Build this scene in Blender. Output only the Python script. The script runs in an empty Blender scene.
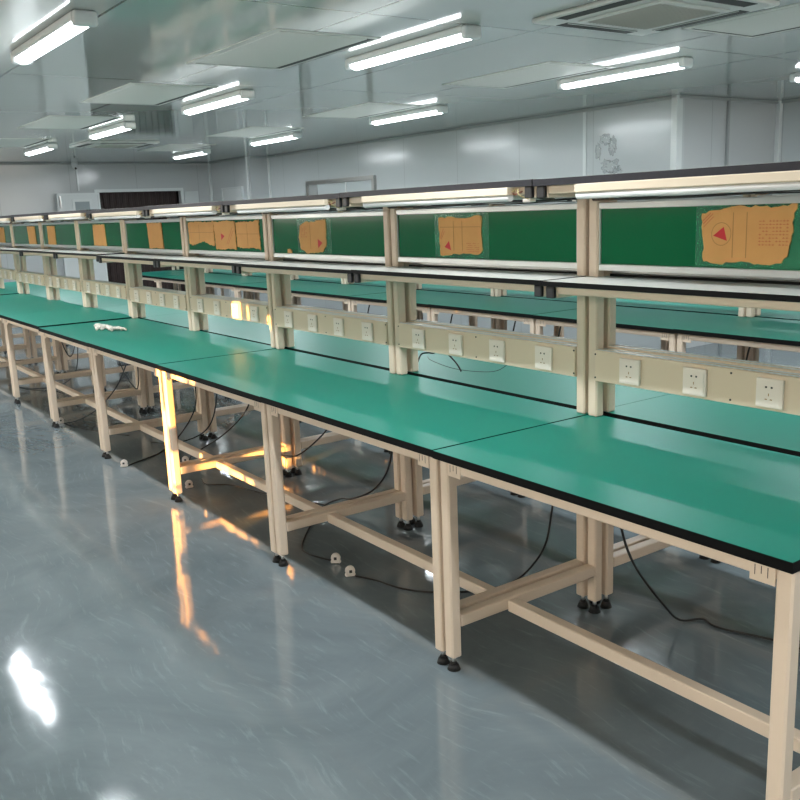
import bpy, bmesh, math, random
from mathutils import Vector, Matrix
random.seed(7)
SC = bpy.context.scene
COL = SC.collection
PI = math.pi
S = 1.179          # bench length
TT = 0.750         # height of a table top
H = 2.45           # ceiling height

# ------------------------------------------------------------------ materials
def nt(name):
    m = bpy.data.materials.new(name); m.use_nodes = True
    t = m.node_tree; b = t.nodes['Principled BSDF']
    return m, t, b

def mat(name, col, rough=0.5, metal=0.0, spec=0.5, bump=0.0, bscale=60, coat=0.0, var=0.0, vscale=8, alpha=1.0, trans=0.0):
    m, t, b = nt(name)
    b.inputs['Base Color'].default_value = (*col, 1)
    b.inputs['Roughness'].default_value = rough
    b.inputs['Metallic'].default_value = metal
    b.inputs['Specular IOR Level'].default_value = spec
    b.inputs['Coat Weight'].default_value = coat
    b.inputs['Coat Roughness'].default_value = 0.05
    b.inputs['Alpha'].default_value = alpha
    b.inputs['Transmission Weight'].default_value = trans
    tc = t.nodes.new('ShaderNodeTexCoord')
    n = t.nodes.new('ShaderNodeTexNoise'); n.inputs['Scale'].default_value = vscale; n.inputs['Detail'].default_value = 4
    t.links.new(tc.outputs['Object'], n.inputs['Vector'])
    if var > 0:
        r = t.nodes.new('ShaderNodeMix'); r.data_type = 'RGBA'
        r.inputs['A'].default_value = (*[c*(1-var) for c in col], 1)
        r.inputs['B'].default_value = (*[min(1, c*(1+var)) for c in col], 1)
        t.links.new(n.outputs['Fac'], r.inputs['Factor']); t.links.new(r.outputs['Result'], b.inputs['Base Color'])
    if bump > 0:
        n2 = t.nodes.new('ShaderNodeTexNoise'); n2.inputs['Scale'].default_value = bscale
        t.links.new(tc.outputs['Object'], n2.inputs['Vector'])
        bp = t.nodes.new('ShaderNodeBump'); bp.inputs['Strength'].default_value = bump; bp.inputs['Distance'].default_value = 0.01
        t.links.new(n2.outputs['Fac'], bp.inputs['Height']); t.links.new(bp.outputs['Normal'], b.inputs['Normal'])
    return m

def emis(name, col, strength):
    m, t, b = nt(name)
    b.inputs['Base Color'].default_value = (*col, 1)
    b.inputs['Emission Color'].default_value = (*col, 1)
    b.inputs['Emission Strength'].default_value = strength
    return m

BEIGE = mat('beige_powder_coat', (.69, .57, .45), .42, var=.03)
ENDCAP = mat('black_plastic', (.012, .012, .014), .45)
RUBBER = mat('black_rubber', (.01, .01, .01), .7)
STEEL = mat('steel', (.5, .5, .5), .3, metal=1)
ALU = mat('brushed_aluminium', (.62, .66, .67), .32, metal=.65, var=.05, vscale=30)
GREEN = mat('green_antistatic_mat', (.003, .172, .125), .40, spec=.30, bump=.02, bscale=400, var=.03, vscale=3)
EDGE = mat('black_edge_band', (.003, .003, .003), .6, spec=.12)
UNDER = mat('brown_board_underside', (.16, .11, .07), .7)
EDGE2 = mat('dark_shelf_edge', (.016, .016, .021), .5, spec=.3, var=.4, vscale=50)
SHELF = mat('pale_grey_laminate', (.62, .63, .60), .22)
PANEL = mat('cream_channel', (.74, .61, .47), .4)
SOCK = mat('white_socket_plastic', (.88, .79, .72), .28)
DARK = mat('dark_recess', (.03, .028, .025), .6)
GREENB = mat('green_board', (.001, .125, .045), .10, spec=.25, var=.06, vscale=4)
LAMPB = mat('lamp_housing_beige', (.66, .56, .43), .4)
TUBE = mat('unlit_tube', (.78, .78, .77), .18)
CABLE = mat('black_cable', (.006, .006, .006), .4)
PLUGW = mat('white_plug_plastic', (.78, .72, .66), .3)
PLUGB = mat('brown_connector', (.16, .09, .05), .5)
WIREY = mat('pale_yellow_wire', (.55, .45, .22), .5)
WIRER = mat('brown_wire', (.2, .06, .03), .5)
REDP = mat('red_print', (.55, .02, .03), .6)
REDF = mat('faded_red_print', (.52, .16, .06), .7)
CREASE = mat('crease_brown', (.36, .19, .06), .8)
FILM = mat('clear_film', (.06, .36, .20), .15, spec=.5, alpha=.4)
GLOVE = mat('white_cotton', (.66, .63, .56), .9, bump=.3, bscale=300)
WHITE = mat('white_enamel', (.72, .75, .75), .3)
FRAMEW = mat('white_aluminium_trim', (.70, .74, .74), .25, coat=.3)
STEELF = mat('stainless_frame', (.40, .40, .38), .3, metal=.9)
ACW = mat('conditioner_white', (.60, .62, .60), .35)
GRILL = mat('grille_grey', (.42, .42, .39), .6)
CURT = mat('dark_brown_curtain', (.025, .012, .010), .6, var=.4, vscale=6)
TUBEON = emis('lit_tube', (.93, .97, 1.0), 9.0)
LENS = mat('clear_lamp_end', (.68, .72, .73), .15, spec=.7)
SMEAR = mat('peeled_film', (.62, .66, .66), .10, bump=.5, bscale=40, alpha=.2)

def cardboard():
    m, t, b = nt('cardboard')
    tc = t.nodes.new('ShaderNodeTexCoord')
    n = t.nodes.new('ShaderNodeTexNoise'); n.inputs['Scale'].default_value = 14; n.inputs['Detail'].default_value = 6
    w = t.nodes.new('ShaderNodeTexWave'); w.inputs['Scale'].default_value = 60; w.inputs['Distortion'].default_value = .4
    t.links.new(tc.outputs['Object'], n.inputs['Vector']); t.links.new(tc.outputs['Object'], w.inputs['Vector'])
    mx = t.nodes.new('ShaderNodeMix'); mx.data_type = 'RGBA'
    mx.inputs['A'].default_value = (.58, .30, .095, 1); mx.inputs['B'].default_value = (.70, .385, .135, 1)
    t.links.new(n.outputs['Fac'], mx.inputs['Factor']); t.links.new(mx.outputs['Result'], b.inputs['Base Color'])
    bp = t.nodes.new('ShaderNodeBump'); bp.inputs['Strength'].default_value = .12; bp.inputs['Distance'].default_value = .002
    t.links.new(w.outputs['Fac'], bp.inputs['Height']); t.links.new(bp.outputs['Normal'], b.inputs['Normal'])
    b.inputs['Roughness'].default_value = .75
    return m
CARD = cardboard()

def floor_mat():
    m, t, b = nt('grey_epoxy_floor')
    L = t.links.new; N = t.nodes.new
    tc = N('ShaderNodeTexCoord')
    n1 = N('ShaderNodeTexNoise'); n1.inputs['Scale'].default_value = 1.1; n1.inputs['Detail'].default_value = 8; n1.inputs['Roughness'].default_value = .65; n1.inputs['Distortion'].default_value = 1.6
    L(tc.outputs['Object'], n1.inputs['Vector'])
    # trowel strokes: stretched, swirled noise
    mp = N('ShaderNodeMapping'); mp.inputs['Scale'].default_value = (3.0, 26, 1); mp.inputs['Rotation'].default_value = (0, 0, .75)
    n0 = N('ShaderNodeTexNoise'); n0.inputs['Scale'].default_value = .9; n0.inputs['Detail'].default_value = 2
    L(tc.outputs['Object'], n0.inputs['Vector'])
    ad = N('ShaderNodeVectorMath'); ad.operation = 'MULTIPLY_ADD'; ad.inputs[1].default_value = (.55, .55, 0)
    L(n0.outputs['Color'], ad.inputs[0]); L(tc.outputs['Object'], ad.inputs[2])
    L(ad.outputs['Vector'], mp.inputs['Vector'])
    n2 = N('ShaderNodeTexNoise'); n2.inputs['Scale'].default_value = 1.6; n2.inputs['Detail'].default_value = 7; n2.inputs['Roughness'].default_value = .7
    L(mp.outputs['Vector'], n2.inputs['Vector'])
    cr = N('ShaderNodeValToRGB'); cr.color_ramp.elements[0].position = .30; cr.color_ramp.elements[0].color = (.112, .140, .152, 1)
    cr.color_ramp.elements[1].position = .72; cr.color_ramp.elements[1].color = (.170, .205, .220, 1)
    L(n1.outputs['Fac'], cr.inputs['Fac'])
    c2 = N('ShaderNodeValToRGB'); c2.color_ramp.elements[0].position = .55; c2.color_ramp.elements[0].color = (0, 0, 0, 1)
    c2.color_ramp.elements[1].position = .80; c2.color_ramp.elements[1].color = (1, 1, 1, 1)
    L(n2.outputs['Fac'], c2.inputs['Fac'])
    mk = N('ShaderNodeMath'); mk.operation = 'MULTIPLY'; mk.inputs[1].default_value = .38
    L(c2.outputs['Color'], mk.inputs[0])
    mx = N('ShaderNodeMix'); mx.data_type = 'RGBA'; mx.inputs['B'].default_value = (.34, .42, .45, 1)
    L(mk.outputs['Value'], mx.inputs['Factor']); L(cr.outputs['Color'], mx.inputs['A'])
    L(mx.outputs['Result'], b.inputs['Base Color'])
    mr = N('ShaderNodeMapRange'); mr.inputs['To Min'].default_value = .03; mr.inputs['To Max'].default_value = .13
    L(n2.outputs['Fac'], mr.inputs['Value']); L(mr.outputs['Result'], b.inputs['Roughness'])
    bp = N('ShaderNodeBump'); bp.inputs['Strength'].default_value = .16; bp.inputs['Distance'].default_value = .02
    n3 = N('ShaderNodeTexNoise'); n3.inputs['Scale'].default_value = 2.4; n3.inputs['Detail'].default_value = 3
    L(tc.outputs['Object'], n3.inputs['Vector'])
    L(n3.outputs['Fac'], bp.inputs['Height']); L(bp.outputs['Normal'], b.inputs['Normal'])
    b.inputs['Specular IOR Level'].default_value = .6
    return m
FLOOR = floor_mat()

def panel_mat(name, col, ax, pitch, offset, rough, width=.004, dark=.55, ax2=None, pitch2=1, off2=0, spec=.5):
    """sandwich panel wall or ceiling: thin joints every `pitch` metres along axis `ax`"""
    m, t, b = nt(name); L = t.links.new; N = t.nodes.new
    tc = N('ShaderNodeTexCoord'); sx = N('ShaderNodeSeparateXYZ'); L(tc.outputs['Object'], sx.inputs[0])
    def line(a, p, o):
        q = N('ShaderNodeMath'); q.operation = 'ADD'; q.inputs[1].default_value = o; L(sx.outputs[a], q.inputs[0])
        pp = N('ShaderNodeMath'); pp.operation = 'PINGPONG'; pp.inputs[1].default_value = p/2; L(q.outputs[0], pp.inputs[0])
        c = N('ShaderNodeMath'); c.operation = 'LESS_THAN'; c.inputs[1].default_value = width; L(pp.outputs[0], c.inputs[0])
        return c
    c = line(ax, pitch, offset)
    out = c
    if ax2:
        d = line(ax2, pitch2, off2); o = N('ShaderNodeMath'); o.operation = 'MAXIMUM'
        L(c.outputs[0], o.inputs[0]); L(d.outputs[0], o.inputs[1]); out = o
    mx = N('ShaderNodeMix'); mx.data_type = 'RGBA'
    mx.inputs['A'].default_value = (*col, 1); mx.inputs['B'].default_value = (*[v*dark for v in col], 1)
    L(out.outputs[0], mx.inputs['Factor']); L(mx.outputs['Result'], b.inputs['Base Color'])
    n = N('ShaderNodeTexNoise'); n.inputs['Scale'].default_value = .8; n.inputs['Detail'].default_value = 2
    L(tc.outputs['Object'], n.inputs['Vector'])
    bp = N('ShaderNodeBump'); bp.inputs['Strength'].default_value = .06; bp.inputs['Distance'].default_value = .03
    L(n.outputs['Fac'], bp.inputs['Height']); L(bp.outputs['Normal'], b.inputs['Normal'])
    b.inputs['Roughness'].default_value = rough; b.inputs['Specular IOR Level'].default_value = spec
    return m
CEILM = panel_mat('ceiling_panels', (.42, .46, .45), 'X', 2.50, 1.77, .07, .008, .38, 'Y', 1.13, .12, spec=.85)
WALLM = panel_mat('wall_panels_x', (.53, .57, .58), 'X', 1.13, .1, .15, .004, .75)
WALLM2 = panel_mat('wall_panels_y', (.50, .53, .54), 'Y', 1.13, .5, .15, .004, .75)

# ------------------------------------------------------------------ mesh helpers
class MB:
    def __init__(self): self.bm = bmesh.new(); self.mats = []
    def mi(self, m):
        if m not in self.mats: self.mats.append(m)
        return self.mats.index(m)
    def _merge(self, b2, m):
        k = self.mi(m)
        me = bpy.data.meshes.new('t'); 
        for f in b2.faces: f.material_index = k
        b2.to_mesh(me); b2.free()
        self.bm.from_mesh(me); bpy.data.meshes.remove(me)
    def box(self, x0, x1, y0, y1, z0, z1, m, bev=0.0, seg=1):
        b = bmesh.new(); bmesh.ops.create_cube(b, size=1)
        for v in b.verts:
            v.co = Vector((x0+(v.co.x+.5)*(x1-x0), y0+(v.co.y+.5)*(y1-y0), z0+(v.co.z+.5)*(z1-z0)))
        if bev > 0: bmesh.ops.bevel(b, geom=list(b.edges), offset=bev, segments=seg, affect='EDGES', profile=.5)
        self._merge(b, m); return self
    def cyl(self, p0, p1, r, m, n=12, r1=None):
        p0 = Vector(p0); p1 = Vector(p1); d = p1-p0
        b = bmesh.new(); bmesh.ops.create_cone(b, cap_ends=True, segments=n, radius1=r, radius2=r if r1 is None else r1, depth=d.length)
        q = d.to_track_quat('Z', 'Y').to_matrix().to_4x4(); q.translation = (p0+p1)/2
        bmesh.ops.transform(b, matrix=q, verts=b.verts)
        for f in b.faces:
            if len(f.verts) == 4: f.smooth = True
        self._merge(b, m); return self
    def tube(self, pts, r, m, n=8, sub=6):
        P = [Vector(p) for p in pts]; Q = []
        for i in range(len(P)-1):
            a = P[max(i-1, 0)]; b_ = P[i]; c = P[i+1]; d = P[min(i+2, len(P)-1)]
            for k in range(sub):
                t = k/sub
                Q.append(.5*((2*b_)+(-a+c)*t+(2*a-5*b_+4*c-d)*t*t+(-a+3*b_-3*c+d)*t**3))
        Q.append(P[-1])
        b = bmesh.new(); rings = []; up = Vector((0, 0, 1))
        for i, q in enumerate(Q):
            tg = (Q[min(i+1, len(Q)-1)]-Q[max(i-1, 0)]).normalized()
            if abs(tg.dot(up)) > .95: up = Vector((1, 0, 0)) if abs(tg.x) < .8 else Vector((0, 1, 0))
            s = tg.cross(up).normalized(); u = s.cross(tg).normalized(); up = u
            rings.append([b.verts.new(q+r*(math.cos(2*PI*j/n)*s+math.sin(2*PI*j/n)*u)) for j in range(n)])
        for i in range(len(rings)-1):
            for j in range(n):
                f = b.faces.new((rings[i][j], rings[i][(j+1) % n], rings[i+1][(j+1) % n], rings[i+1][j])); f.smooth = True
        b.faces.new(rings[0][::-1]); b.faces.new(rings[-1])
        self._merge(b, m); return self
    def poly(self, pts, t, m):
        """closed outline in the XZ plane (local), extruded by t along +Y"""
        b = bmesh.new()
        v0 = [b.verts.new((x, 0, z)) for x, z in pts]; v1 = [b.verts.new((x, t, z)) for x, z in pts]
        n = len(pts)
        b.faces.new(v0); b.faces.new(v1[::-1])
        for i in range(n): b.faces.new((v0[i], v1[i], v1[(i+1) % n], v0[(i+1) % n]))
        bmesh.ops.recalc_face_normals(b, faces=b.faces)
        bmesh.ops.triangulate(b, faces=[f for f in b.faces if len(f.verts) > 4])
        self._merge(b, m); return self
    def blob(self, c, r, sc, m, seed=0, amp=.15):
        b = bmesh.new(); bmesh.ops.create_icosphere(b, subdivisions=3, radius=r)
        rnd = random.Random(seed); ph = [rnd.uniform(0, 6) for _ in range(4)]
        for v in b.verts:
            n = v.co.normalized()
            k = 1+amp*(math.sin(5*n.x+ph[0])*math.cos(4*n.y+ph[1])+.5*math.sin(9*n.z+ph[2]+6*n.x))
            v.co = Vector((v.co.x*k*sc[0], v.co.y*k*sc[1], v.co.z*k*sc[2]))+Vector(c)
        for f in b.faces: f.smooth = True
        self._merge(b, m); return self
    def build(self, name, parent=None, loc=(0, 0, 0), rz=0):
        me = bpy.data.meshes.new(name); self.bm.to_mesh(me); self.bm.free()
        for m in self.mats: me.materials.append(m)
        o = bpy.data.objects.new(name, me); COL.objects.link(o)
        o.location = loc; o.rotation_euler = (0, 0, rz)
        if parent: o.parent = parent
        return o

def tag(o, label, cat, group=None, kind=None):
    o['label'] = label; o['category'] = cat
    if group: o['group'] = group
    if kind: o['kind'] = kind
    return o
def struct(o, label=None, cat=None):
    o['kind'] = 'structure'
    if label: o['label'] = label
    if cat: o['category'] = cat
    return o
def empty(name, loc, rz=0):
    o = bpy.data.objects.new(name, None); COL.objects.link(o); o.location = loc; o.rotation_euler = (0, 0, rz)
    o.empty_display_size = .1
    return o
KIDS = {}
def kids(o): return [c for c in bpy.data.objects if c.parent == o]
def copy_tree(o, parent=None):
    c = o.copy(); COL.objects.link(c); c.parent = parent
    ks = KIDS.get(o.name)
    if ks is None: ks = KIDS[o.name] = kids(o)
    for ch in ks: copy_tree(ch, c)
    return c

# ------------------------------------------------------------------ the room
XL, XR = -13.5, 5.2
YN, YB, YB2, YB3 = -3.0, 5.75, 7.4, 5.40
XJ, XJ2 = -3.55, -12.0
struct(MB().box(XL-.1, XR+.1, YN-.1, YB2+.1, -.1, 0, FLOOR).build('floor'), 'glossy grey epoxy floor with trowel swirls', 'floor')
struct(MB().box(XL-.1, XR+.1, YN-.1, YB2+.1, H, H+.1, CEILM).build('ceiling'), 'grey glossy clean-room panel ceiling', 'ceiling')
struct(MB().box(XJ2, XJ, YB, YB+.1, 0, H, WALLM).build('wall_back'), 'pale grey panel wall behind the benches', 'wall')
struct(MB().box(XL, XJ2, YB3, YB3+.1, 0, H, WALLM).build('wall_back_left'), 'pale grey panel wall bay in the far corner', 'wall')
struct(MB().box(XJ2, XJ2+.1, YB3, YB, 0, H, WALLM2).build('wall_pier'), 'narrow wall return near the far corner', 'wall')
struct(MB().box(XJ-.1, XJ, YB+.1, YB2, 0, H, WALLM2).build('wall_return'), 'white wall return at the recess on the right', 'wall')
struct(MB().box(XJ, XR, YB2, YB2+.1, 0, H, WALLM).build('wall_back_right'), 'back wall of the recess at the right edge', 'wall')
struct(MB().box(XR, XR+.1, YN, 5.0, 0, H, WALLM2).box(XR, XR+.1, 7.0, YB2, 0, H, WALLM2).box(XR, XR+.1, 5.0, 7.0, 0, .8, WALLM2).box(XR, XR+.1, 5.0, 7.0, 2.25, H, WALLM2).build('wall_right'), 'pale panel wall behind the camera side', 'wall')
# end wall with the dark doorway
DY0, DY1, DH = 3.32, 4.80, 1.965
w = MB().box(XL-.1, XL, YN, DY0, 0, H, WALLM2).box(XL-.1, XL, DY1, YB3+.1, 0, H, WALLM2).box(XL-.1, XL, DY0, DY1, DH, H, WALLM2)
struct(w.build('wall_far'), 'pale grey end wall with the open doorway', 'wall')
# near wall: a low window with an added mask whose gaps shape the low sun,
# and a wide band of clear windows further along the wall
SUN = Vector((-.36, .93, -.065)).normalized()
def back(x, y, z):
    """where the sun ray that reaches (x, y, z) crosses the near wall"""
    t = (y-YN)/SUN.y; return x-SUN.x*t, z-SUN.z*t
GAPS = []
def gap(x0, x1, y, z0, z1):
    a, c = back(x0, y, z0); b, d = back(x1, y, z1); GAPS.append((a, b, c, d))
gap(-2.425, -2.375, .02, .06, .72); gap(-2.375, -2.335, .02, .06, .50); gap(-2.335, -2.29, .02, .10, .28); gap(-2.345, -2.29, .02, .42, .74)
gap(-2.40, -2.30, .69, .07, .19); gap(-2.41, -2.32, .69, .52, .68)
gap(-2.85, -2.75, .69, .885, .99); gap(-2.66, -2.645, .69, .90, .97); gap(-2.405, -2.385, .69, .86, .93)
gap(-2.12, -1.97, .26, .150, .178); gap(-1.93, -1.85, .26, .152, .170); gap(-2.22, -2.02, .02, .692, .712); gap(-1.98, -1.92, .02, .70, .715)
gap(-2.28, -2.16, .10, .155, .19)
gap(-2.56, -2.47, .9, -.025, .02); gap(-2.70, -2.64, .9, -.02, .015); gap(-1.86, -1.74, .25, -.01, .004)
WA0, WA1, WAZ0, WAZ1 = -1.75, -.35, .15, 1.45
WB0, WB1, WBZ0, WBZ1 = .1, 4.6, 1.15, 2.30
w = MB()
WC0, WC1, WCZ0, WCZ1 = -9.6, -2.3, 1.45, 2.30
w.box(XL, WC0, YN-.1, YN, 0, H, WALLM).box(WC0, WC1, YN-.1, YN, 0, WCZ0, WALLM).box(WC0, WC1, YN-.1, YN, WCZ1, H, WALLM).box(WC1, WA0, YN-.1, YN, 0, H, WALLM).box(WA0, WA1, YN-.1, YN, 0, WAZ0, WALLM).box(WA0, WA1, YN-.1, YN, WAZ1, H, WALLM).box(WA1, WB0, YN-.1, YN, 0, H, WALLM)
w.box(WB0, WB1, YN-.1, YN, 0, WBZ0, WALLM).box(WB0, WB1, YN-.1, YN, WBZ1, H, WALLM).box(WB1, XR, YN-.1, YN, 0, H, WALLM)
struct(w.build('wall_near'), 'panel wall on the aisle side behind the camera', 'wall')
SUNMASK = mat('brown_sun_mask', (.30, .28, .24), .8)
p = MB()  # unseen cover added to cut the sun into patches
xs = sorted({WA0, WA1, *[g[0] for g in GAPS], *[g[1] for g in GAPS]}); zs = sorted({WAZ0, WAZ1, *[g[2] for g in GAPS], *[g[3] for g in GAPS]})
for a, b_ in zip(xs, xs[1:]):
    if a < WA0 or b_ > WA1: continue
    run = None
    for c, d_ in zip(zs, zs[1:]):
        mx, mz = (a+b_)/2, (c+d_)/2
        hole = any(g[0] < mx < g[1] and g[2] < mz < g[3] for g in GAPS)
        if not hole: run = (run[0], d_) if run else (c, d_)
        if (hole or d_ == zs[-1]) and run:
            p.box(a, b_, YN-.012, YN-.010, run[0], run[1], SUNMASK); run = None
def winframe(a, b_, z0, z1, n):
    f = MB()
    f.box(a-.03, b_+.03, YN, YN+.012, z1, z1+.03, FRAMEW).box(a-.03, b_+.03, YN, YN+.012, z0-.03, z0, FRAMEW)
    f.box(a-.03, a, YN, YN+.012, z0, z1, FRAMEW).box(b_, b_+.03, YN, YN+.012, z0, z1, FRAMEW)
    for k in range(1, n): xx = a+(b_-a)*k/n; f.box(xx-.02, xx+.02, YN-.06, YN-.02, z0, z1, FRAMEW)
    return f
wn1 = empty('window_sun_mask', (0, 0, 0)); struct(wn1, 'low near-wall window with a mask added to shape the sun', 'window')
p.build('sun_mask_cover', wn1); winframe(WA0, WA1, WAZ0, WAZ1, 1).build('window_frame', wn1)
struct(MB().box(XR-.012, XR, 4.97, 7.03, .77, .80, FRAMEW).box(XR-.012, XR, 4.97, 7.03, 2.25, 2.28, FRAMEW).box(XR-.012, XR, 4.97, 5.0, .8, 2.25, FRAMEW).box(XR-.012, XR, 7.0, 7.03, .8, 2.25, FRAMEW).box(XR+.03, XR+.07, 6.0, 6.04, .8, 2.25, FRAMEW).build('fill_window_3'), 'unseen window band added in the right wall for more daylight', 'window')  # unseen window added to brighten the recess and right back wall
struct(winframe(WC0, WC1, WCZ0, WCZ1, 5).build('fill_window_4'), 'high unseen window band added in the near wall for frontal fill', 'window')  # unseen windows added for more frontal light on the benches
struct(winframe(WB0, WB1, WBZ0, WBZ1, 4).build('window_2'), 'wide window band in the near wall', 'window')

RW = mat('render_wall', (.55, .50, .44), .8)
sunblk2 = MB().box(-12, .1, -9.5, -8.5, -.12, 3.6, RW)  # unseen block added to keep low sun out of the high windows
struct(sunblk2.build('sun_block_wall_left'), 'unseen lower block outside, added to keep the sun off the windows', 'wall')
sunblk = MB().box(2.3, 14, -9.5, -8.5, -.12, 4.2, RW).box(2.3, 14, -8.49, -8.48, 1.2, 2.4, mat('dark_glazing', (.05, .06, .07), .1))  # unseen wall added to block low sun from the wide windows
struct(sunblk.build('sun_block_wall'), 'unseen wall outside, added to keep the sun off the windows', 'wall')
struct(MB().box(-14, 14, -30, YN-.11, -.3, -.12, mat('outside_paving', (.25, .24, .22), .9)).build('floor_outside'), 'paving outside the windows', 'ground')
# corner and joint trims
def trim(i, x0, x1, y0, y1, z0=0, z1=H, m=FRAMEW):
    struct(MB().box(x0, x1, y0, y1, z0, z1, m, .004).build('trim_%d' % i), 'white aluminium corner trim', 'trim')
trim(1, XJ-.06, XJ+.012, YB-.03, YB+.06)
trim(2, XJ, XJ+.05, YB2-.05, YB2)
trim(3, -4.76, -4.71, YB-.012, YB)
trim(4, XJ2-.02, XJ2+.012, YB3-.03, YB3+.05)
trim(5, XJ2+.1, XJ2+.15, YB-.03, YB)
trim(6, XL, XL+.05, YB3-.05, YB3)
trim(7, XJ, XJ+.03, 6.50, 6.53, m=mat('grey_joint', (.3, .32, .32), .4))
# coved top edges
COVE = mat('cove_grey', (.36, .39, .39), .3)
for i, (x0, x1, y0, y1) in enumerate([(XJ2+.1, XJ, YB-.03, YB), (XL, XJ2, YB3-.03, YB3), (XL, XL+.03, YN, YB3-.03), (XJ, XJ+.03, YB, YB2), (XJ+.03, XR, YB2-.03, YB2)]):
    struct(MB().box(x0, x1, y0, y1, H-.03, H, COVE, .008).build('trim_%d' % (8+i)), 'grey cove strip where wall meets ceiling', 'trim')

# doorway in the end wall: dark curtain room behind, trim and the white door leaf
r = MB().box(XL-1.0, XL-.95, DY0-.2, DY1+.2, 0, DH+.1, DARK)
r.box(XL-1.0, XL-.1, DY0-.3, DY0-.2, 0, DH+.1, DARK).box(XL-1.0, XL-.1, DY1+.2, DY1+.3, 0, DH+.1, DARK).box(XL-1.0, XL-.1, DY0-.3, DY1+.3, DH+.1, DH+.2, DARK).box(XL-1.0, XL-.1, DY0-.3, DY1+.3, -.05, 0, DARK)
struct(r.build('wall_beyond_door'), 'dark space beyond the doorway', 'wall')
c = MB()
for k in range(26):
    y = DY0+.02+k*(DY1-DY0-.04)/26
    c.box(XL-.16-.02*(k % 2), XL-.13-.02*(k % 2), y, y+.062, .02, DH, CURT, .008)
tag(c.build('strip_curtain'), 'dark brown strip curtain hanging in the far doorway', 'curtain')
f = MB().box(XL, XL+.02, DY0-.05, DY0, 0, DH+.05, FRAMEW).box(XL, XL+.02, DY1, DY1+.05, 0, DH+.05, FRAMEW).box(XL, XL+.02, DY0, DY1, DH, DH+.05, FRAMEW)
struct(f.build('trim_20'), 'white door frame in the end wall', 'trim')
d = empty('door_1', (XL+.06, 2.62, 0))
struct(d, 'white door leaf with small window left of the dark doorway', 'door')
LW = .70
b_ = MB().box(0, .045, 0, LW, .01, 1.96, mat('door_white', (.62, .66, .66), .3), .004); b_.build('door_leaf', d)
fr = MB().box(.045, .055, 0, LW, 1.93, 1.96, FRAMEW).box(.045, .055, 0, .03, .01, 1.93, FRAMEW).box(.045, .055, LW-.03, LW, .01, 1.93, FRAMEW); fr.build('leaf_frame', d)
g = MB().box(.045, .058, .24, .56, 1.45, 1.86, FRAMEW).box(.058, .060, .28, .52, 1.49, 1.82, mat('door_glass', (.32, .37, .38), .08)); g.build('vision_panel', d)
h = MB().box(.055, .10, .035, .055, 1.75, 1.9, STEEL).box(.055, .075, .03, .06, 1.72, 1.92, STEEL); h.build('door_closer', d)
# panel at the right of the doorway and the box in the far corner
d2 = MB().box(XL, XL+.035, 4.86, 5.12, .0, 1.95, mat('panel_white', (.60, .64, .64), .3), .004)
struct(d2.build('door_2'), 'narrow white side panel right of the dark doorway', 'door')
d3 = empty('door_3', (XL+.5, YB3-.03, 0)); struct(d3, 'low white hatch door in the far corner bay', 'door')
MB().box(0, .80, 0, .03, 0, 1.98, mat('hatch_white', (.64, .67, .67), .3), .003).build('door_leaf', d3)
MB().box(.0, .8, -.012, 0, 1.95, 1.98, FRAMEW).box(0, .03, -.012, 0, 0, 1.95, FRAMEW).box(.77, .8, -.012, 0, 0, 1.95, FRAMEW).build('leaf_frame', d3)

# window in the back wall with stainless frame
WX0, WX1, WZ0, WZ1 = -10.55, -8.75, 1.05, 1.92
wn = empty('window_9', (0, YB-.05, 0)); struct(wn, 'stainless framed window in the back wall', 'window')
f = MB()
f.box(WX0-.06, WX1+.06, 0, .05, WZ1, WZ1+.06, STEELF).box(WX0-.06, WX1+.06, 0, .05, WZ0-.06, WZ0, STEELF)
f.box(WX0-.06, WX0, 0, .05, WZ0, WZ1, STEELF).box(WX1, WX1+.06, 0, .05, WZ0, WZ1, STEELF)
f.build('window_frame', wn)
g = MB().box(WX0, WX1, .03, .045, WZ0, WZ1, mat('window_pane', (.55, .60, .61), .08)); g.build('pane', wn)
g = MB().box(-9.48, -9.44, .02, .03, WZ0, WZ1, WHITE).box(WX0, WX0+.25, .02, .03, WZ0, WZ1, mat('grey_blind', (.34, .36, .36), .5)); g.build('mullion', wn)

# ceiling panels (flush filter covers)
COVER = mat('filter_cover', (.56, .58, .55), .5)
GAP = mat('shadow_gap', (.03, .035, .035), .7)
cov = [('beside the lamp nearest the camera', -2.87, 1.11), ('above the second lamp of the near row', -5.0, 1.08), ('above the third lamp of the near row', -7.2, 1.10),
       ('before the far end wall, near row', -9.6, 1.10),
       ('just left of the near ceiling cassette', -3.12, 3.36), ('in front of the second lamp of the far row', -5.52, 3.46), ('beside the third lamp of the far row', -7.8, 3.42),
       ('at the right edge of the photo, behind the cassette', -.74, 3.24), ('beside the fourth lamp of the far row', -10.2, 3.42)]
for nm, cx, cy in cov:
    o = empty('ceiling_panel', (cx, cy, H))
    tag(o, 'flush rectangular ceiling filter cover '+nm, 'ceiling panel', 'flush filter covers in the ceiling')
    MB().box(-.55, .55, -.28, .28, -.006, 0, COVER, .002).build('cover', o)
    MB().box(-.575, .562, .28, .325, -.0045, 0, GAP).box(-.575, -.55, -.28, .28, -.004, 0, GAP).box(-.60, .60, -.33, -.28, -.004, 0, COVER).box(-.60, .60, .325, .345, -.0044, 0, COVER).box(  .562, .60, -.28, .325, -.004, 0, COVER).box(-.60, -.575, -.28, .325, -.004, 0, COVER).build('frame', o)

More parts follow.
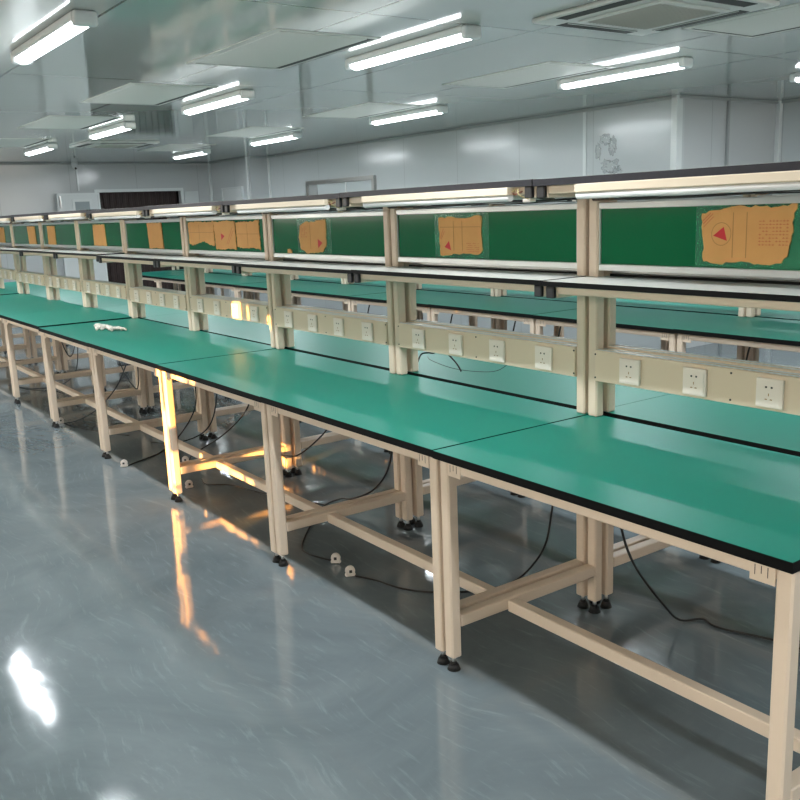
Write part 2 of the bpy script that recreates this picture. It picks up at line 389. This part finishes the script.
def cassette(cx, cy, lab):
    o = empty('ceiling_air_conditioner', (cx, cy, H)); tag(o, lab, 'air conditioner', 'ceiling cassettes')
    MB().box(-.44, .44, -.44, .44, -.025, 0, ACW, .010, 2).build('body', o)
    MB().box(-.27, .27, -.27, .27, -.036, -.025, ACW, .004).build('grille_frame', o)
    g = MB().box(-.235, .235, -.235, .235, -.038, -.036, GRILL)
    for k in range(18):
        y = -.225+k*.025; g.box(-.23, .23, y, y+.008, -.041, -.038, GRILL)
    g.build('intake_grille', o)
    for k in range(4):
        v = MB().box(-.28, .28, -.418, -.335, -.027, -.0252, GAP).box(-.27, .27, -.343, -.335, -.030, -.027, ACW, .001).build('air_vane', o, rz=k*PI/2)
    MB().box(.37, .42, .37, .42, -.030, -.025, WHITE, .002).build('sensor', o)
cassette(-1.07, 2.33, 'square white four-way ceiling air conditioner near the top right')
cassette(-9.6, 2.36, 'small distant ceiling air conditioner above the far door')

# ceiling lamps ----------------------------------------------------
def make_lamp():
    o = empty('ceiling_lamp', (0, 0, H))
    b = MB().box(-.57, .57, -.055, .055, -.040, 0, WHITE, .008); b.build('housing', o)
    m = MB(); bm = bmesh.new(); n = 10; rings = []
    for x in (-.56, .56):
        rings.append([bm.verts.new((x, .042*math.cos(PI+PI*j/n), -.040+.034*math.sin(PI+PI*j/n))) for j in range(n+1)])
    for j in range(n):
        f = bm.faces.new((rings[0][j], rings[0][j+1], rings[1][j+1], rings[1][j])); f.smooth = True
    bm.faces.new(rings[0]); bm.faces.new(rings[1][::-1]); bmesh.ops.recalc_face_normals(bm, faces=bm.faces)
    m._merge(bm, TUBEON); m.build('diffuser', o)
    for s in (-1, 1):
        MB().box(min(s*.56, s*.61), max(s*.56, s*.61), -.058, .058, -.070, -.0, LENS, .016, 4).build('end_cap', o)
    return o
lamp0 = make_lamp()
GL = 'bar lamps fixed to the ceiling'
near = [(-2.36, 1.70), (-5.06, 1.70), (-7.58, 1.65), (-10.2, 1.60)]
far = [(-2.60, 3.84), (-5.50, 3.98), (-8.30, 3.96), (-10.95, 3.96)]
aisle = [(-.25, -.22), (-2.85, -.22), (-5.45, -.22), (-8.05, -.22), (-10.6, -.22)]
ordn = ['first', 'second', 'third', 'fourth', 'fifth', 'sixth']
L = [(x, y, '%s lit ceiling lamp from the camera in the row above the near benches' % ordn[i]) for i, (x, y) in enumerate(near)]
L += [(x, y, '%s lit ceiling lamp from the right in the row nearer the back wall' % ordn[i]) for i, (x, y) in enumerate(far)]
L += [(x, y, '%s lit ceiling lamp from the near end above the open aisle' % ordn[i]) for i, (x, y) in enumerate(aisle)]
L += [(-1.62, 5.5, 'lit ceiling lamp in the recess, its end just showing at the right edge'), (.24, 1.72, 'lit ceiling lamp above the right end of the near benches, out at the top right'), (.5, 3.9, 'lit ceiling lamp beyond the right edge near the recess'), (2.9, -.18, 'lit ceiling lamp over the aisle behind the camera')]
for i, (x, y, lab) in enumerate(L):
    o = lamp0 if i == 0 else copy_tree(lamp0)
    o.location = (x, y, H); tag(o, lab, 'ceiling lamp', GL)
    ld = bpy.data.lights.new('lamp_light', 'AREA'); ld.shape = 'RECTANGLE'; ld.size = 1.1; ld.size_y = .05
    ld.energy = LAMP_W = 17; ld.color = (.90, .96, 1.0)
    lo = bpy.data.objects.new('lamp_light', ld); COL.objects.link(lo); lo.parent = o; lo.location = (0, 0, -.078)

# security camera at the far wall
o = empty('security_camera', (XL+.06, 2.98, H)); tag(o, 'small white dome camera high on the far end wall', 'camera')
MB().cyl((0, 0, -.05), (0, 0, 0), .05, WHITE, 20).build('base', o)
MB().blob((0, 0, -.06), .045, (1, 1, 1), WHITE, 0, 0).build('dome', o)
MB().cyl((.03, 0, -.085), (.045, 0, -.10), .016, DARK, 12).build('lens', o)
struct(MB().box(XL, XL+.02, 3.0, 3.03, 2.0, H-.1, FRAMEW).build('trim_21'), 'thin cable conduit under the dome camera', 'trim')
# peeled protective film on the back wall
m = MB()
for i, (dx, dz, r_, sx_, sz_) in enumerate([(0, .12, .10, .9, .7), (.12, .02, .09, .7, 1.2), (-.12, -.03, .08, .6, 1.3), (.08, -.25, .13, 1.2, .7), (.2, -.32, .08, 1.0, .8)]):
    m.blob((dx, 0, dz), r_, (sx_, .03, sz_), SMEAR, i, .35)
pf = m.build('peeled_film', loc=(-4.45, YB-.002, 2.03)); pf.scale = (.8, 1, .75)
tag(pf, 'crinkled patch of torn protective film on the back wall', 'film')

# ------------------------------------------------------------------ workbench
UY0, UY1 = .693, .733      # uprights
SH1, SH2 = 1.244, 1.573    # shelf tops
def box_part(name, root, *a, bev=.003, m=BEIGE): return MB().box(*a, m, bev).build(name, root)
def make_bench():
    R = empty('workbench', (0, 0, 0))
    t = MB().box(.002, S-.002, .002, UY1-.002, TT-.012, TT, GREEN); tt = t.build('tabletop', R)
    e = MB().box(.002, S-.002, 0, .002, TT-.025, TT-.0006, EDGE).box(.002, S-.002, UY1-.002, UY1, TT-.025, TT-.0006, EDGE)
    e.box(0, .002, 0, UY1, TT-.025, TT-.0006, EDGE).box(S-.002, S, 0, UY1, TT-.025, TT-.0006, EDGE).box(.002, S-.002, .002, UY1-.002, TT-.025, TT-.0121, EDGE)
    e.box(.004, S-.004, .004, UY1-.004, TT-.0262, TT-.025, UNDER)
    e.build('edge_band', tt)
    zl = TT-.025
    for x0 in (.008, S-.048):
        for y0 in (.020, UY0):
            lg = box_part('leg', R, x0, x0+.04, y0, y0+.04, .046, zl, bev=.005)
            f = MB().cyl((0, 0, -.025), (0, 0, .0), .007, STEEL, 8).cyl((0, 0, -.046), (0, 0, -.026), .022, RUBBER, 16, .015).cyl((0, 0, -.026), (0, 0, -.018), .012, RUBBER, 12, .009)
            f.build('foot', lg, (x0+.02, y0+.02, .046))
        MB().box(x0, x0+.04, .060, UY0, .150, .190, BEIGE, .003).build('crossbar', R)
        MB().box(x0, x0+.04, .060, UY0, zl-.036, zl, BEIGE, .003).build('side_rail', R)
        MB().box(x0, x0+.04, UY0, UY1, TT, SH2-.022, BEIGE, .005).build('upright', R)
    MB().box(.048, S-.048, .022, .055, zl-.036, zl, BEIGE, .003).build('front_rail', R)
    MB().box(.048, S-.048, UY0+.004, UY1-.004, zl-.036, zl, BEIGE, .003).build('rear_rail', R)
    MB().box(.048, S-.048, .262, .302, .145, .185, BEIGE, .003).build('stretcher', R)
    for s in (0, 1):
        x0 = .048 if s == 0 else S-.108
        b = MB().box(x0, x0+.06, .020, .024, zl-.050, zl-.001, BEIGE, .001)
        for k in range(3):
            xx = x0+.012+k*.015; b.box(xx, xx+.0016, .0194, .0202, zl-.036+.006*(k % 2), zl-.012, DARK)
        b.build('corner_bracket', R)
    # shelves
    for z, y0, th, mt, cap in ((SH1, .48, .017, SHELF, .04), (SH2, .44, .022, SHELF, .038)):
        sh = MB().box(.003, S-.003, y0+.002, UY0-.002 if z == SH1 else UY1, z-th+.001, z, mt)
        if z == SH1: sh.box(.052, S-.052, UY0-.002, UY1, z-th+.001, z, mt)
        sh = sh.build('shelf', R)
        ed = MB().box(.001, S-.001, y0, y0+.002, z-th, z-.0005, EDGE2 if z == SH2 else EDGE)
        ed.box(.001, .003, y0, UY0, z-th, z-.0005, EDGE2).box(S-.003, S-.001, y0, UY0, z-th, z-.0005, EDGE2)
        if z == SH1: ed.box(.052, S-.052, UY1, UY1+.002, z-th, z-.0005, EDGE)
        ed.build('edge_band', sh)
        for x0 in (.008, S-.048):
            a = MB().box(x0, x0+.04, y0+.022, UY0, z-th-cap, z-th, BEIGE, .003).build('shelf_arm', R)
            MB().box(x0+.003, x0+.037, y0+.006, y0+.022, z-th-cap, z-th, ENDCAP, .003).build('end_cap', a)
        MB().box(.052, S-.052, y0+.018, y0+.040, z-th-.026, z-th, BEIGE, .003).build('shelf_rail', R)
    # socket channel
    c = MB().box(.048, S-.048, UY0-.006, UY0+.048, .882, .990, PANEL, .002)
    c.box(.05, S-.05, UY0+.004, UY0+.010, .990, .993, ALU).box(.05, S-.05, UY0+.036, UY0+.040, .990, .993, ALU)
    for x in (.05, S/2, S-.052):
        for z in (.895, .977): c.cyl((x, UY0-.0075, z), (x, UY0-.005, z), .0035, DARK, 8)
    ch = c.build('socket_channel', R)
    for x in (.207, .465, .722, .980):
        s = MB().box(x-.043, x+.043, UY0-.016, UY0-.006, .892, .978, SOCK, .003, 2)
        s.box(x-.036, x+.036, UY0-.0172, UY0-.016, .899, .971, SOCK, .0005)
        y = UY0-.0172
        for dx in (-.009, .009): s.box(x+dx-.003, x+dx+.003, y-.0006, y, .950, .9555, DARK)
        for dx, dz, w_, h_ in ((0, -.004, .0012, .004), (-.008, -.018, .0035, .0014), (.008, -.018, .0035, .0014)):
            s.box(x+dx-w_, x+dx+w_, y-.0006, y, .935+dz-h_, .935+dz+h_, CREASE)
        s.build('wall_socket', ch)
    # display board
    bd = MB().box(.050, S-.050, UY0+.014, UY0+.022, 1.286, 1.471, GREENB).build('display_board', R)
    fr = MB().box(.048, S-.048, UY0+.006, UY0+.030, 1.470, 1.491, ALU, .002).box(.048, S-.048, UY0+.006, UY0+.030, 1.264, 1.287, ALU, .002)
    fr.box(.048, .053, UY0+.008, UY0+.028, 1.287, 1.470, ALU).box(S-.053, S-.048, UY0+.008, UY0+.028, 1.287, 1.470, ALU)
    fr.build('board_frame', bd)
    # unlit shelf lamp
    lm = MB().box(.19, 1.075, .425, .462, 1.524, 1.5505, LAMPB, .003).build('shelf_lamp', R)
    MB().cyl((.192, .443, 1.517), (1.073, .443, 1.517), .0125, TUBE, 14).build('lamp_tube', lm)
    w = MB().tube([(1.075, .445, 1.535), (1.10, .45, 1.545), (1.115, .44, 1.525), (1.13, .47, 1.51)], .002, WIREY, 6, 4)
    w.tube([(1.075, .452, 1.53), (1.095, .445, 1.527), (1.12, .47, 1.537), (1.125, .52, 1.515)], .0028, WIRER, 6, 4)
    w.box(1.10, 1.135, .47, .50, 1.50, 1.512, PLUGW, .002)
    w.build('lamp_wires', lm)
    MB().tube([(.03, .62, 1.515), (.15, .66, 1.503), (.45, .67, 1.500), (.80, .66, 1.507), (1.0, .64, 1.503), (1.12, .60, 1.505), (1.14, .5, 1.515)], .005, CABLE, 6, 5).build('lamp_cable', R)
    k = MB().box(.07, .15, .64, .68, 1.497, 1.520, PLUGB, .003)
    for q in range(4): k.box(.075+q*.018, .087+q*.018, .636, .640, 1.500, 1.517, DARK)
    k.build('wire_connector', R)
    return R
bench0 = make_bench()
R1 = 'green workbenches of the near double row, aisle side'
used = False
def place(x, y, z, rz, lab, grp, feet):
    global used
    o = copy_tree(bench0) if used else bench0
    if not used: KIDS['__b'] = None
    o.location = (x, y, z); o.rotation_euler.z = rz
    tag(o, lab, 'workbench', grp)
    if abs(z) > 1e-4:
        for lg in [c for c in COL.objects if c.parent == o and c.name.startswith('leg')]:
            for ft in [c for c in COL.objects if c.parent == lg]: ft.scale.z = (.046+z)/.046
    used = True
    return o
# pre-fill the child cache before any copies exist
def fill(o):
    KIDS[o.name] = kids(o)
    for c in KIDS[o.name]: fill(c)
fill(bench0)
ordw = ['first', 'second', 'third', 'fourth', 'fifth', 'sixth', 'seventh', 'eighth', 'ninth', 'tenth']
dz = [0, .002, 0, .002, .0, .009, .009, .007, .014, .014]
lab_extra = ['largest and nearest green workbench, its front corner at the right edge', 'second green workbench from the right, between the two nearest paired legs', 'third green workbench from the right on the aisle side, small cardboard on its board',
             'fourth green workbench from the right, three cardboard pieces on its board', 'fifth green workbench from the right with white gloves lying on it',
             'sixth green workbench from the right on the aisle side, just beyond the gloves', 'seventh green workbench from the right on the aisle side', 'eighth green workbench from the right on the aisle side', 'ninth green workbench from the right, last one in the photo on the aisle side']
for n in range(9):
    o = place(-S*n, 0, dz[n], 0, lab_extra[n], R1, 1)
YC = .745
for n in range(10):
    o = place(-S*n+S, 2*YC, [.007, .007, .005, .002, 0, 0, 0, 0, 0, 0][n], PI, '%s workbench from the right on the rear side of the near double row' % ordw[n], 'green workbenches of the near double row, rear side', 1)
    for c in [c for c in COL.objects if c.parent == o and c.name.startswith('display_board')]: c.location.z = -.019
Y2 = 2.67; X2 = .02
for n in range(10):
    place(X2-S*n, Y2, dz[(n*3) % 6], 0, '%s workbench from the right in the second double row, side facing the camera' % ordw[n], 'green workbenches of the second double row, front side', 1)
for n in range(10):
    place(X2-S*n+S, Y2+2*YC, .004, PI, '%s workbench from the right in the second double row, side facing the back wall' % ordw[n], 'green workbenches of the second double row, rear side', 1)

# the end bench is a little longer than the others
bench0.scale.x = 1.035
for c in kids(bench0):
    if c.name.startswith('socket_channel'): c.scale.x = 1/1.035

# ------------------------------------------------------------------ cardboard pieces on the boards
CY = UY0+.0135     # just in front of the green board (local y=0 plane goes forward)
def ragged(pts, seed, amp=.004, step=.012):
    rnd = random.Random(seed); out = []
    for i in range(len(pts)):
        a = Vector(pts[i]); b = Vector(pts[(i+1) % len(pts)]); n = max(1, int((b-a).length/step))
        nn = Vector((-(b-a).y, (b-a).x)).normalized()
        for k in range(n):
            p = a+(b-a)*(k/n)
            if k: p = p+nn*rnd.uniform(-amp, amp)
            out.append((p.x, p.y))
    return out
def card(name, lab, outline, seed, film=None, folds=(), hfold=None, tri=None, circ=None, text=(), stripes=None, amp=.004):
    T = .004
    o = empty(name, (0, CY-T-.0006, 0)); tag(o, lab, 'cardboard', 'torn cardboard pieces on the green boards')
    MB().poly(ragged(outline, seed, amp), T, CARD).build('sheet', o)
    m = MB(); y = -.0004
    zs = [p[1] for p in outline]; z0, z1 = min(zs)+.02, max(zs)-.02
    for fx in folds: m.box(fx-.0012, fx+.0012, y, 0, z0, z1, CREASE)
    if hfold: m.box(min(p[0] for p in outline)+.01, max(p[0] for p in outline)-.01, y, 0, hfold-.001, hfold+.001, CREASE)
    if folds or hfold: m.build('crease', o)
    if tri:
        m = MB(); b = bmesh.new(); b.faces.new([b.verts.new((px, y*2, pz)) for px, pz in tri]); m._merge(b, REDP); m.build('triangle_mark', o)
    if circ:
        m = MB(); cx, cz, rr = circ; n = 36; b = bmesh.new()
        A = [b.verts.new((cx+rr*math.cos(2*PI*i/n), y*2, cz+rr*math.sin(2*PI*i/n))) for i in range(n)]
        B = [b.verts.new((cx+(rr-.0018)*math.cos(2*PI*i/n), y*2, cz+(rr-.0018)*math.sin(2*PI*i/n))) for i in range(n)]
        for i in range(n): b.faces.new((A[i], A[(i+1) % n], B[(i+1) % n], B[i]))
        m._merge(b, CREASE); m.build('circle_mark', o)
    if text:
        m = MB()
        for (x0, x1, z0_, z1_, nr, nc) in text:
            rnd = random.Random(seed+5)
            for r_ in range(nr):
                zz = z1_-(r_+.5)*(z1_-z0_)/nr
                for c_ in range(nc):
                    if rnd.random() < .15: continue
                    xx = x0+(c_+.5)*(x1-x0)/nc; w_ = (x1-x0)/nc*.36; h_ = (z1_-z0_)/nr*.30
                    m.box(xx-w_, xx+w_, y*2, y, zz-h_*.5, zz+h_*.2, REDF)
                    if rnd.random() < .7: m.box(xx-w_*.2, xx+w_*.15, y*2, y, zz-h_, zz+h_, REDF)
        m.build('printed_text', o)
    if stripes:
        m = MB()
        for (x0, z0_, x1, z1_, wd) in stripes:
            b = bmesh.new(); d = Vector((x1-x0, z1_-z0_)).normalized(); nn = Vector((-d.y, d.x))*wd/2
            q = [(x0+nn.x, z0_+nn.y), (x1+nn.x, z1_+nn.y), (x1-nn.x, z1_-nn.y), (x0-nn.x, z0_-nn.y)]
            b.faces.new([b.verts.new((px, y*2, pz)) for px, pz in q]); m._merge(b, REDF)
        m.build('printed_stripes', o)
    if film:
        x0, x1 = film; MB().box(x0, x1, T+.0001, T+.0005, 1.289, 1.469, FILM).build('clear_film', o)
    return o
card('cardboard_sheet', 'largest torn cardboard piece, orange, with red triangle in a circle, far right board',
     [(.458, 1.448), (.51, 1.457), (.56, 1.466), (.60, 1.467), (.66, 1.464), (.71, 1.462), (.765, 1.469), (.757, 1.43), (.752, 1.37), (.742, 1.325), (.725, 1.305), (.69, 1.299), (.64, 1.300), (.61, 1.307), (.57, 1.304), (.52, 1.298), (.468, 1.305), (.464, 1.37)], 1,
     film=(.435, .79), folds=(.567, .612), tri=[(.500, 1.382), (.536, 1.408), (.548, 1.367)], circ=(.528, 1.387, .034), text=[(.650, .745, 1.352, 1.428, 8, 9)],
     stripes=[(.462, 1.425, .490, 1.449, .003), (.464, 1.417, .498, 1.447, .003), (.466, 1.408, .500, 1.438, .0022)])
card('cardboard_sheet', 'square brown cardboard piece with red triangle on the second board from the right',
     [(-.835, 1.452), (-.76, 1.458), (-.70, 1.450), (-.64, 1.452), (-.575, 1.461), (-.560, 1.455), (-.562, 1.38), (-.556, 1.325), (-.585, 1.306), (-.66, 1.309), (-.73, 1.308), (-.79, 1.300), (-.825, 1.300), (-.828, 1.38)], 2,
     film=(-.865, -.52), folds=(-.735, -.68), hfold=1.416, tri=[(-.795, 1.335), (-.765, 1.360), (-.752, 1.322)], text=[(-.655, -.575, 1.315, 1.355, 5, 8)], stripes=[(-.822, 1.37, -.80, 1.41, .003), (-.815, 1.368, -.793, 1.40, .003)], amp=.003)
card('cardboard_sheet', 'rounded brown cardboard with a red triangle on the third board from the right',
     [(-2.00, 1.435), (-1.94, 1.452), (-1.86, 1.450), (-1.80, 1.457), (-1.748, 1.462), (-1.745, 1.40), (-1.748, 1.33), (-1.78, 1.302), (-1.86, 1.296), (-1.95, 1.292), (-2.0, 1.31), (-2.02, 1.37)], 3,
     film=(-2.04, -1.70), folds=(-1.90,), tri=[(-1.825, 1.365), (-1.825, 1.318), (-1.78, 1.345)], text=[(-2.0, -1.93, 1.37, 1.43, 6, 4)], amp=.005)
card('cardboard_scrap', 'tiny orange cardboard scrap at the foot of the third board from the right',
     [(-2.15, 1.310), (-2.125, 1.312), (-2.105, 1.302), (-2.105, 1.289), (-2.150, 1.289)], 4, amp=.001)
card('cardboard_sheet', 'left of three cardboard pieces side by side, wavy lower edge, fourth board from the right',
     [(-3.47, 1.462), (-3.30, 1.468), (-3.17, 1.462), (-3.08, 1.468), (-3.08, 1.32), (-3.15, 1.322), (-3.24, 1.345), (-3.34, 1.330), (-3.42, 1.318), (-3.47, 1.330)], 5, folds=(-3.3,), hfold=1.40, amp=.004)
card('cardboard_sheet', 'middle of three cardboard pieces side by side, small red triangle, fourth board from the right',
     [(-3.075, 1.462), (-2.98, 1.464), (-2.90, 1.468), (-2.78, 1.462), (-2.775, 1.30), (-2.88, 1.305), (-2.97, 1.296), (-3.06, 1.300)], 6, tri=[(-2.975, 1.395), (-2.975, 1.352), (-2.925, 1.378)], stripes=[(-2.9, 1.33, -2.81, 1.43, .004), (-2.88, 1.33, -2.80, 1.41, .004)], amp=.004)
card('cardboard_sheet', 'right of three cardboard pieces side by side, creased brown, fourth board from the right',
     [(-2.765, 1.456), (-2.66, 1.462), (-2.56, 1.459), (-2.47, 1.468), (-2.465, 1.30), (-2.56, 1.312), (-2.66, 1.308), (-2.76, 1.315)], 7, folds=(-2.62,), hfold=1.39, amp=.004)
card('cardboard_sheet', 'tall narrow cardboard piece on the fifth board from the right', [(-4.215, 1.468), (-3.94, 1.468), (-3.93, 1.29), (-4.08, 1.295), (-4.20, 1.290)], 8, amp=.003)
card('cardboard_sheet', 'narrow cardboard piece with notched foot on the sixth board from the right', [(-5.46, 1.468), (-5.16, 1.468), (-5.15, 1.289), (-5.25, 1.300), (-5.33, 1.292), (-5.47, 1.300)], 9, amp=.003)
card('cardboard_sheet', 'narrow cardboard piece near the left of the seventh board from the right', [(-6.86, 1.468), (-6.60, 1.466), (-6.60, 1.29), (-6.86, 1.292)], 10, amp=.002)
card('cardboard_sheet', 'narrow cardboard piece at the right of the eighth board from the right', [(-7.61, 1.468), (-7.31, 1.468), (-7.30, 1.292), (-7.58, 1.290)], 11, amp=.002)
card('cardboard_sheet', 'leftmost cardboard piece, cut by the left edge of the photo', [(-8.90, 1.468), (-8.63, 1.466), (-8.62, 1.292), (-8.90, 1.292)], 12, amp=.002)

# ------------------------------------------------------------------ gloves on the fifth bench
g = MB()
GX, GY, GZ = -4.10, .34, TT+.002
pts = [(-.22, -.04, .045), (-.16, -.02, .036), (-.10, .0, .040), (-.04, .02, .030), (.02, .0, .038), (.08, .03, .030), (.13, .05, .034), (.18, .07, .026), (-.02, -.06, .024), (.10, -.02, .024), (-.13, -.07, .028)]
for i, (dx, dy, r_) in enumerate(pts): g.blob((dx*.9, dy, r_*.60), r_*.8, (1.25, 1.0, .62), GLOVE, i, .18)
for i, (a, b_) in enumerate([((-.06, -.07), (-.02, -.11)), ((.12, .0), (.17, -.03)), ((.17, .07), (.24, .08)), ((-.20, .0), (-.26, .03))]):
    g.tube([(a[0], a[1], .018), ((a[0]+b_[0])/2, (a[1]+b_[1])/2, .022), (b_[0], b_[1], .012)], .011, GLOVE, 8, 4)
gl = g.build('cotton_gloves', loc=(GX, GY-.02, GZ)); gl.scale = (.74, .74, .74)
tag(gl, 'crumpled white cotton gloves lying on the green top of the fifth bench', 'gloves')

# ------------------------------------------------------------------ cables with plugs on the floor
def cable(pts, lab, plug=None, ang=0, r_=.0045, grp='black cables hanging under the benches'):
    o = MB().tube(pts, r_, CABLE, 8, 7).build('power_cable')
    tag(o, lab, 'cable', grp)
    if plug:
        m = MB()
        b = bmesh.new(); bmesh.ops.create_cone(b, cap_ends=True, segments=20, radius1=.021, radius2=.021, depth=.024)
        bmesh.ops.bevel(b, geom=list(b.edges), offset=.005, segments=2, affect='EDGES')
        bmesh.ops.transform(b, matrix=Matrix.Rotation(PI/2, 4, 'X'), verts=b.verts)
        m._merge(b, PLUGW)
        m.box(-.006, .006, -.0145, -.0125, -.006, .006, DARK).box(-.022, .022, -.010, .010, -.024, -.010, PLUGW, .004)
        p = m.build('plug', o, (plug[0], plug[1], .026), 1.0+ang*.5)
    return o
zf = .006
cable([(.23, .6, .69), (.24, .6, .50), (.257, .6, .393), (.30, .62, .28), (.34, .72, .13), (.30, .86, .02), (.33, .95, zf), (.412, .936, zf), (.60, 1.0, zf), (.85, 1.02, zf)], 'black cable looping down to the floor under the nearest bench')
cable([(-.06, .6, .70), (-.06, .6, .52), (-.077, .6, .396), (-.114, .6, .249), (-.207, .6, .12), (-.33, .6, .02), (-.395, .48, zf), (-.498, .344, zf), (-.608, .276, zf), (-.74, .244, zf), (-.83, .205, zf)], 'long black cable with white plug under the second bench, plug lying nearest the camera', (-.852, .195), .4)
cable([(-.70, .35, .70), (-.72, .35, .60), (-.78, .36, .45), (-.93, .38, .32), (-1.14, .40, .225), (-1.24, .40, .20), (-1.33, .36, .15), (-1.36, .30, .06), (-1.30, .22, zf), (-1.20, .18, zf), (-1.10, .20, zf), (-1.04, .22, zf)], 'black cable dropping over the crossbar of the third bench to a white plug', (-1.015, .225), -.3)
cable([(-2.44, .60, .70), (-2.50, .6, .50), (-2.62, .6, .35), (-2.85, .55, .18), (-3.02, .42, .05), (-3.02, .395, zf)], 'thin black cable slanting down behind the sunlit leg', (-3.03, .37), .2)
cable([(-2.62, .30, zf), (-2.50, .28, zf), (-2.38, .38, zf), (-2.1, .45, zf), (-1.7, .60, zf)], 'black cable lying on the floor beside the sunlit leg', (-2.52, .18), .9)
cable([(-3.36, .6, .70), (-3.346, .6, .52), (-3.339, .6, .322), (-3.42, .58, .18), (-3.50, .50, .04), (-3.42, .38, zf), (-3.32, .25, zf), (-3.25, .12, zf), (-3.22, .075, zf)], 'black cable ending in a white plug at the shadow edge near the sunlit leg', (-3.225, .05), 0)
cable([(-3.05, .62, .70), (-3.02, .62, .5), (-3.12, .62, .25), (-3.30, .60, .10), (-3.55, .5, zf), (-3.7, .4, zf)], 'second black cable hanging beside the fourth rear legs')
cable([(-4.95, .6, .66), (-4.88, .6, .50), (-4.76, .6, .36), (-4.60, .6, .27), (-4.45, .6, .25), (-4.40, .6, .45), (-4.40, .6, .68)], 'black cable hanging in a loop under the fifth bench')
cable([(-4.20, .50, .60), (-4.25, .40, .35), (-4.42, .30, .16), (-4.60, .20, .05), (-4.75, .13, zf), (-4.80, .12, zf)], 'black cable sloping to a white plug beside the fifth front leg', (-4.79, .10), .5)
cable([(-4.0, .35, zf), (-4.3, .22, zf), (-4.6, .14, zf), (-4.75, .16, zf)], 'black cable lying straight on the floor under the fifth bench')
cable([(-5.9, .6, .68), (-5.92, .6, .40), (-6.1, .6, .16), (-6.3, .5, .03), (-6.5, .3, zf), (-6.9, .2, zf)], 'black cable hanging under the seventh bench')
cable([(-6.5, .6, .68), (-6.42, .6, .42), (-6.20, .6, .30), (-6.0, .6, .42), (-5.95, .62, .6)], 'loosely looped black cable under the sixth bench')
cable([(-1.60, .68, .70), (-1.70, .66, .45), (-2.0, .62, .22), (-2.26, .62, .15), (-2.30, .60, zf+.01), (-2.36, .5, zf)], 'black cable reaching the foot of the sunlit rear leg')
# loose coils on the floor between the second double row and the back wall
for k, (cx, cy, rr) in enumerate([(-1.55, 4.7, .20), (-.95, 4.55, .16), (-3.6, 4.6, .18), (-1.9, 3.6, .17)]):
    pts = [(cx+rr*(1+.12*math.sin(t*1.7+k))*math.cos(t), cy+rr*.8*(1+.1*math.cos(t*2.3))*math.sin(t), .008+.006*(t/6)) for t in [q*.5 for q in range(36)]]
    cable(pts, ['coiled black cable on the floor under the second double row, toward the back wall', 'smaller coil of black cable under the second double row at the right', 'coiled black cable further left under the second double row', 'loose coil of black cable under the front side of the second double row'][k], (pts[-1][0]+.03, pts[-1][1]), 0, .006, None)
# on the rear table behind the socket channel
for i, (pts, lab) in enumerate([([(-1.235, .86, .765), (-1.225, .88, .815), (-1.17, .88, .83), (-1.12, .88, .835), (-1.08, .86, .88)], 'short black cable bent over the rear bench, left below the sockets'),
                     ([(-1.06, .85, .88), (-1.02, .88, .84), (-.97, .89, .80), (-.95, .90, .764)], 'black cable end drooping to the rear bench below the sockets'),
                     ([(-1.20, .90, .805), (-1.14, .88, .795), (-1.0, .89, .775), (-.85, .91, .775), (-.70, .90, .80), (-.6, .90, .86)], 'thin dark wire sagging over the rear bench below the sockets')]):
    cable(pts, lab, grp=None, r_=.004 if i < 2 else .0015)
# cables under the second double row
for ci, x in enumerate((-.6, -1.0, -1.5, -2.6, -3.1, -3.9, -5.2)):
    cable([(x, Y2+.60, .69), (x-.05, Y2+.58, .55), (x-.02, Y2+.5, .3), (x+.12, Y2+.4, .1), (x+.3, Y2+.35, .01), (x+.5, Y2+.30, .006)], '%s black cable from the right hanging under the second double row' % ordw[ci], (x+.52, Y2+.28), 0, .006, 'black cables under the second double row')

# ------------------------------------------------------------------ sun through the gaps of the added mask, grey sky outside
sd = bpy.data.lights.new('sun', 'SUN'); sd.energy = 42; sd.color = (1.0, .46, .11); sd.angle = math.radians(.5)
so = bpy.data.objects.new('sun', sd); COL.objects.link(so)
so.rotation_euler = SUN.to_track_quat('-Z', 'Y').to_euler()
so.location = (-4, -6, 2)
wd = bpy.data.worlds.new('world'); SC.world = wd; wd.use_nodes = True
bg = wd.node_tree.nodes['Background']; bg.inputs['Color'].default_value = (1.0, .92, .80, 1); bg.inputs['Strength'].default_value = 8.0

# ------------------------------------------------------------------ camera
cd = bpy.data.cameras.new('camera'); cam = bpy.data.objects.new('camera', cd); COL.objects.link(cam)
f = Vector((-0.79984449, 0.56365348, -0.20626089)); r = Vector((0.58222717, 0.81211428, -0.03849565)); u = Vector((-0.14580921, 0.15088122, 0.9777395))
M = Matrix((r, u, -f)).transposed().to_4x4(); M.translation = (2.19345861, -1.66159455, 1.49605707)
cam.matrix_world = M
cd.sensor_width = 36; cd.lens = 905.0/800*36; cd.clip_start = .05
SC.camera = cam
vs = SC.view_settings
vs.view_transform = 'Standard'; vs.look = 'None'; vs.gamma = 1; vs.use_curve_mapping = False; vs.exposure = 0.15
